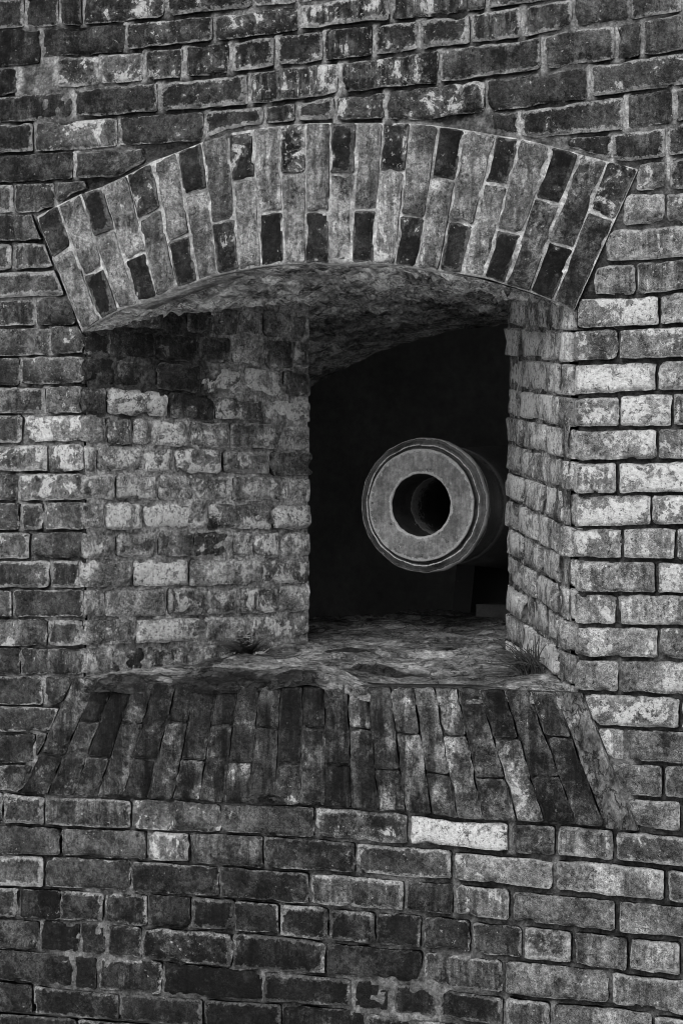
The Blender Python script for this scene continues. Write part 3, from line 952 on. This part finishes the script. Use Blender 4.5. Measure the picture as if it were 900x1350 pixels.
def left_look(x, y, n, r):
    t = random.uniform(.08, .30); w = min(1.0, max(.2, random.gauss(.68, .22))); d = random.uniform(.15, .45)
    if y < 545 and x < 285:  # stained bricks, darkened further to paint the arch's shadow
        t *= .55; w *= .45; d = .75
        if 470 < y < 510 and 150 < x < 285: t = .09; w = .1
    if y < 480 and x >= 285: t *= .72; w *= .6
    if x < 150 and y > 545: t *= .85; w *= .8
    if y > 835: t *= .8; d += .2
    if n == 0 and y > 545: t, w, d = .19, .6, .2
    if 775 < y < 815 and 138 < x < 220: return (.24, .08, .15, .1), .004, .5
    if 515 < y < 545 and 180 < x < 250: return (.16, .85, .2, .1), .006, 2.0
    return (t, w, min(d, 1), random.uniform(.1, .5)), random.uniform(-.004, .007), 1.5
LR = [[215, 245, 280, 315, 346, 385], [150, 205, 262, 306, 350, 387], [155, 205, 265, 322, 373], [140, 222, 282, 350], [140, 175, 198, 250, 302, 370],
      [129, 188, 231, 293, 356], [153, 208, 257, 306, 371], [137, 188, 274, 359], [153, 208, 256, 307, 333, 369], [175, 249, 345], [138, 220, 272, 316, 367],
      [178, 267, 329], [145, 195, 247, 290, 330], [150, 200, 260, 320]]
lb = [[(107, 392), (410, 412)], [(107, 431), (410, 449)], [(107, 468), (280, 481), (410, 488)], [(107, 507), (280, 520), (410, 526)], [(107, 546), (280, 555), (410, 559)],
      [(107, 584), (200, 589), (410, 596)], [(107, 622), (410, 628)], [(107, 660), (410, 664)], [(107, 699), (410, 700)], [(107, 737), (410, 735)], [(107, 776), (410, 771)],
      [(107, 816), (410, 808)], [(107, 853), (410, 843)], [(107, 890), (410, 880)], [(107, 926), (410, 914)]]
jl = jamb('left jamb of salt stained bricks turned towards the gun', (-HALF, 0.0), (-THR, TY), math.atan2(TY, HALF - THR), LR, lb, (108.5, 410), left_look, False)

def right_look(x, y, n, r):
    t = random.uniform(.28, .52); w = random.uniform(.6, .95); d = random.uniform(.1, .35)
    if y < 440: t *= .7; d = .6
    if x > 738: t *= .9; w *= .8
    return (t, w, d, random.uniform(.35, .75)), random.uniform(-.005, .007), 2.0
fb = [395, 437, 479, 524, 566, 609, 652, 696, 738, 779, 822, 866, 908, 950]
bb = [393, 430, 470, 511, 548, 584, 620, 656, 694, 731, 768, 805, 842, 880]
rb = [[(667, b_), (754, f)] for f, b_ in zip(fb, bb)]
RRr = [[690, 722], [686, 716, 738], [693, 728, 741], [680, 708, 737], [690, 720, 739], [684, 703, 738], [692, 716, 738], [682, 709, 739], [690, 714, 738], [685, 706, 735], [692, 718, 736], [688, 735], [700, 738]]
jr = jamb('right jamb of streaked eroded bricks beside the muzzle', (HALF, 0.0), (THR, TY), -math.atan2(TY, HALF - THR), RRr, rb, (667, 750.5), right_look, True)

# flaring cheeks behind the throat
for s in (-1, 1):
    v = []
    n = 16
    for i in range(n + 1):
        t = i / n
        for j in range(n + 1):
            v.append((s * (THR + .022 + (0.88 - THR) * t), TY + .018 + (1.44 - TY) * t + .004 * nz(t * 20, j * 1.3, s), 1.0 + 1.25 * j / n))
    f = []
    for i in range(n):
        for j in range(n):
            q = i * (n + 1) + j
            f.append((q, q + 1, q + n + 2, q + n + 1))
    new_obj('inner_cheek', v, f, M_ROOM, wall)

# ------------------------------------------------------------------ soffit of the vault
def ridged(x, y, z, o=5):
    return mnoise.ridged_multi_fractal((x, y, z), 1.0, 2.1, o, 1.0, 2.0)
sv_, sf_ = [], []
NU, NV = 230, 230
for i in range(NU + 1):
    X = -0.86 + 1.72 * i / NU
    for j in range(NV + 1):
        t = j / NV
        Y = 0.006 + 1.455 * (t ** 1.25)
        k = (sstep(0.0, .10, Y) * 1.25 + .12) * (1 - .75 * sstep(1.1, 1.44, Y))
        d = .010 * fbm(X * 9, Y * 6, 1.0, 5) + .007 * (ridged(X * 16, Y * 9, 4.0) - 1.0) + .006 * nz(X * 55, Y * 40, 6.0)
        lump = mnoise.voronoi((X * 30, Y * 20, 2.0))[0][0]
        d -= .030 * max(0, .40 - lump) * (0.4 + sstep(-.1, .3, X))
        sv_.append((X, Y, vault(X) - .001 + k * d))
for i in range(NU):
    for j in range(NV):
        q = i * (NV + 1) + j
        sf_.append((q, q + 1, q + NV + 2, q + NV + 1))
so = new_obj('soffit', sv_, sf_, M_SOFFIT, wall)
so['label'] = 'rough crumbling soffit under the arch'

# ------------------------------------------------------------------ sill
def sill_z(Y):
    return lerp_line([(-.03, 1.232), (0, 1.240), (.56, 1.292), (1.42, 1.330)], Y)
kv, kf, ke = [], [], []
NU, NV = 260, 200
def lip(X):   # how far the crust hangs over the apron
    return .016 + .007 * fbm(X * 7, 3.0, 0, 4) + .003 * sstep(-.13, -.06, X) * sstep(.22, .05, X)
for i in range(NU + 1):
    X = -0.612 + 1.216 * i / NU
    for j in range(NV + 1):
        t = j / NV
        if j < 14:                       # the rounded front lip
            a = (1 - j / 14) * 1.75
            l = lip(X)
            Y = .012 - l * math.sin(min(a, 1.57)) - .0
            drop = .022 * (1 - math.cos(a)) + .008 * max(0, a - 1.2) * fbm(X * 20, 1, 0, 3)
        else:
            tt = (j - 14) / (NV - 14)
            Y = .012 + 1.41 * tt ** 1.5
            drop = 0.0
        d = .020 * fbm(X * 2.6, Y * 8, 7.0, 5) + .016 * (ridged(X * 2.0, Y * 8, 9.0, 3) - 1.0) + .006 * (ridged(X * 4.5, Y * 17, 2.0) - 1.0) + .003 * fbm(X * 30, Y * 45, 3.0, 4)
        hump = .022 * math.exp(-((X + .01) / .12) ** 2 - ((Y - .02) / .10) ** 2)
        pit = .030 * sstep(.35, .0, ((X - .05) / .15) ** 2 + ((Y - .40) / .055) ** 2) + .022 * sstep(.5, .0, ((X + .30) / .16) ** 2 + ((Y - .06) / .035) ** 2)
        k = 0.55 if j < 14 else 1.0
        z = sill_z(max(Y, -.03)) + d * k + hump - pit - drop
        if X < -.36: z -= .012
        damp_shade = sstep(.0, .5, .55 - abs(X + .22) * 1.5 - max(0, Y - .02) * 5 + .5 * fbm(X * 9, Y * 14, 2.0, 4)) + sstep(.3, .8, -.2 + 1.3 * fbm(X * 4 + 7, Y * 16, 5.0, 4))  # damp patches, plus shadow painted along the left front lip
        ke.append(min(1.0, damp_shade + (.45 if j < 15 and X < .03 else 0) - (.5 if j < 26 and .03 < X < .25 else 0)))
        kv.append((X, Y + (.006 * fbm(X * 22, z * 40, 4.0, 4) if j < 20 else 0), z))
for i in range(NU):
    for j in range(NV):
        q = i * (NV + 1) + j
        kf.append((q, q + NV + 1, q + NV + 2, q + 1))
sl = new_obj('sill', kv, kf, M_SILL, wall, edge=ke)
sl['label'] = 'worn rough stone sill of the embrasure'

# ------------------------------------------------------------------ cannon
GX, GY, GZ = -0.012, 0.69, 1.647
gun = tag(empty('cannon', (GX, GY, GZ)), 'dark iron cannon with pale worn muzzle face pointing out of the embrasure', 'cannon')
def lathe(name, prof, mat, parent, seg=96, smooth=True, loc=(0, 0, 0), rough=0.0, hot=()):
    v, f, ed = [], [], []
    for pi_, (y, r) in enumerate(prof):
        ed += [1.0 if pi_ in hot else 0.0] * seg
        for s in range(seg):
            a = 2 * math.pi * s / seg
            rr = r + rough * nz(math.cos(a) * 6, math.sin(a) * 6, y * 50) if rough else r
            v.append((rr * math.cos(a), y, rr * math.sin(a)))
    for i in range(len(prof) - 1):
        for s in range(seg):
            t = (s + 1) % seg
            f.append((i * seg + s, i * seg + t, (i + 1) * seg + t, (i + 1) * seg + s))
    return new_obj(name, v, f, mat, parent, loc, smooth=smooth, edge=ed)
face = lathe('muzzle_face', [(.004, .0800), (.0008, .0812), (0, .0830), (-.0006, .095), (0, .110), (0.0004, .125), (0, .1425), (.0012, .1440), (.0045, .1448)], M_FACE, gun, 128, rough=.0012, hot=(0, 1, 2, 6, 7))
lathe('muzzle_rim', [(.0045, .1440), (.020, .1450), (.021, .149), (.0125, .1505), (.0105, .154), (.0125, .158), (.0140, .163), (.0165, .1655), (.0160, .168), (.0185, .1715), (.024, .1738),
                     (.031, .1745), (.038, .1736), (.043, .1705), (.0445, .168), (.047, .1668), (.0485, .169), (.052, .1698), (.056, .1690), (.058, .1660), (.063, .1640),
                     (.070, .1632), (.072, .1600), (.080, .1575), (.090, .1560)], M_RIM, gun, 128, rough=.0032, hot=(4, 9, 10, 11, 16, 17, 20))  # these rings carry worn chips and painted highlights
lathe('barrel', [(.088, .1562), (.12, .1515), (.16, .1500), (.20, .1505), (.205, .1555), (.212, .1570), (.222, .1570), (.228, .1550), (.24, .1555), (.5, .168), (.9, .190),
                 (1.3, .212), (1.34, .235), (1.36, .24), (2.0, .245), (2.05, .238), (2.12, .20), (2.2, .12), (2.25, .07), (2.33, .085), (2.38, .05), (2.39, .0)], M_IRON, gun, 96, hot=(4, 5, 6, 7))
lathe('bore', [(.004, .0800), (.03, .0798), (.06, .0798), (.065, .0790), (.12, .0785), (.125, .0745), (.128, .0740), (.30, .0735), (.9, .073), (.91, .0)], M_BORE, gun, 96, rough=.0025, hot=(5, 6))
for s in (-1, 1):
    v, f = [], []
    for k in range(2):
        for a in range(24):
            an = a / 24 * 2 * math.pi
            v.append((s * (.19 + .13 * k), 1.12 + .055 * math.cos(an), -.01 + .055 * math.sin(an)))
    for a in range(24):
        b = (a + 1) % 24
        f.append((a, b, 24 + b, 24 + a) if s > 0 else (b, a, 24 + a, 24 + b))
    f.append(tuple(range(24, 48)) if s > 0 else tuple(range(47, 23, -1)))
    new_obj('trunnion', v, f, M_IRON, gun, smooth=False)

# ------------------------------------------------------------------ gun carriage in the dark
car = tag(empty('gun_carriage', (0, 1.9, .55)), 'dark iron gun carriage below the cannon in the casemate', 'carriage')
def prism(name, outline, x0, x1, mat, parent):
    n = len(outline)
    v = [(x0, y, z) for y, z in outline] + [(x1, y, z) for y, z in outline]
    f = [tuple(range(n - 1, -1, -1)), tuple(range(n, 2 * n))]
    for i in range(n):
        j = (i + 1) % n
        f.append((i, j, n + j, n + i))
    return new_obj(name, v, f, mat, parent, smooth=False)
for s in (-1, 1):
    prism('cheek', [(-.45, .28), (-.30, .62), (-.18, 1.05), (.05, 1.09), (.12, 1.02), (.55, .70), (.95, .55), (.95, .28)], s * .255 - .03, s * .255 + .03, M_CARR, car)
    prism('chassis_rail', [(-.75, .14), (-.75, .27), (2.4, .36), (2.4, .22)], s * .25 - .06, s * .25 + .06, M_CARR, car)
prism('transom', [(-.40, .35), (-.40, .70), (-.33, .70), (-.33, .35)], -.225, .225, M_CARR, car)
prism('transom', [(.6, .35), (.6, .55), (.68, .55), (.68, .35)], -.225, .225, M_CARR, car)
prism('front_post', [(-.62, -.0), (-.62, .82), (-.50, .82), (-.50, 0.0)], -.075, .065, plain_material('pale_post', .10, .16, 14.0), car)
for s in (-1, 1):
    v, f = [], []
    for k, x in enumerate((s * .25 - .04, s * .25 + .04)):
        for a in range(28):
            an = a / 28 * 2 * math.pi
            v.append((x, -.6 + .13 * math.cos(an), .135 + .13 * math.sin(an)))
    for a in range(28):
        b = (a + 1) % 28
        f.append((a, b, 28 + b, 28 + a))
    f += [tuple(range(27, -1, -1)), tuple(range(28, 56))]
    new_obj('traverse_wheel', v, f, M_CARR, car, smooth=False)

# ------------------------------------------------------------------ small plants
def tube(points, r0, r1, seg=5):
    v, f = [], []
    n = len(points)
    for i, p in enumerate(points):
        d = (points[min(i + 1, n - 1)] - points[max(i - 1, 0)]).normalized()
        a = d.orthogonal().normalized(); b = d.cross(a)
        r = r0 + (r1 - r0) * i / (n - 1)
        for s in range(seg):
            an = 2 * math.pi * s / seg
            v.append(p + a * (r * math.cos(an)) + b * (r * math.sin(an)))
    for i in range(n - 1):
        for s in range(seg):
            t = (s + 1) % seg
            f.append((i * seg + s, i * seg + t, (i + 1) * seg + t, (i + 1) * seg + s))
    return v, f
def frond(parent, direction, length, droop, mat, leaf=.011):
    pts = []
    d = Vector(direction).normalized()
    for i in range(9):
        t = i / 8
        pts.append(d * length * t + Vector((0, 0, -droop * t * t)))
    v, f = tube(pts, .0011, .0004, 4)
    for i in range(1, 18):
        t = i / 18
        k = min(7, int(t * 8)); u = t * 8 - k
        p = pts[k] * (1 - u) + pts[k + 1] * u
        tan = (pts[k + 1] - pts[k]).normalized()
        side = tan.cross(Vector((0, -.5, 1))).normalized()
        L = leaf * (1 - .75 * t) * random.uniform(.8, 1.2)
        for s in (-1, 1):
            a = p; b = p + side * s * L + tan * L * .35 + Vector((0, 0, random.uniform(-.002, .003)))
            m = (a + b) / 2
            w = tan * .0022
            n = len(v)
            v += [a, m + w, b, m - w]
            f.append((n, n + 1, n + 2, n + 3))
    return new_obj('frond', v, f, mat, parent, smooth=False)

def fern(loc, n, size, label):
    e = tag(empty('fern', loc), label, 'fern')
    for i in range(n):
        a = math.pi + (i + random.uniform(.1, .9)) / n * math.pi          # fan outwards from the wall
        el = random.uniform(.25, 1.0)
        frond(e, (math.cos(a), math.sin(a) * .7, el), size * random.uniform(.7, 1.15), size * random.uniform(.2, .6), M_LEAF, size * .2)
    return e
def spot_left(x, z, off=.012):      # point on the left jamb seen at picture column x
    s, _ = on_plane(x, 700, (-HALF, 0), (-THR, TY))
    a = math.atan2(TY, HALF - THR)
    return (-HALF + s * math.cos(a) + off * math.sin(a), s * math.sin(a) - off * math.cos(a), z)
l1 = spot_left(312, 1.276, .06)
fern(l1, 22, .125, 'small dark fern growing where the left jamb meets the sill')
x_, z_ = front(352, 1052)
fern((x_, -.006, z_), 7, .05, 'tiny fern rooted in the joint under the brick apron')

weed = tag(empty('dry_weed', (0.468, .17, 1.262)), 'dry tangled weed tuft at the foot of the right jamb', 'weed')
for i in range(110):
    a = random.uniform(math.pi * .6, math.pi * 1.6)
    el = random.uniform(.5, 3.0)
    d = Vector((math.cos(a), math.sin(a) * .8, el)).normalized()
    L = random.uniform(.04, .105)
    bend = Vector((random.uniform(-1, 1), random.uniform(-1, .3), random.uniform(-1.2, .2))) * L * .5
    base = Vector((random.uniform(-.03, .02), random.uniform(-.02, .02), 0))
    pts = [base + d * L * t + bend * t * t for t in (0, .2, .4, .6, .8, 1)]
    v, f = tube(pts, .0024, .0009, 5)
    new_obj('stem', v, f, M_DRY, weed)
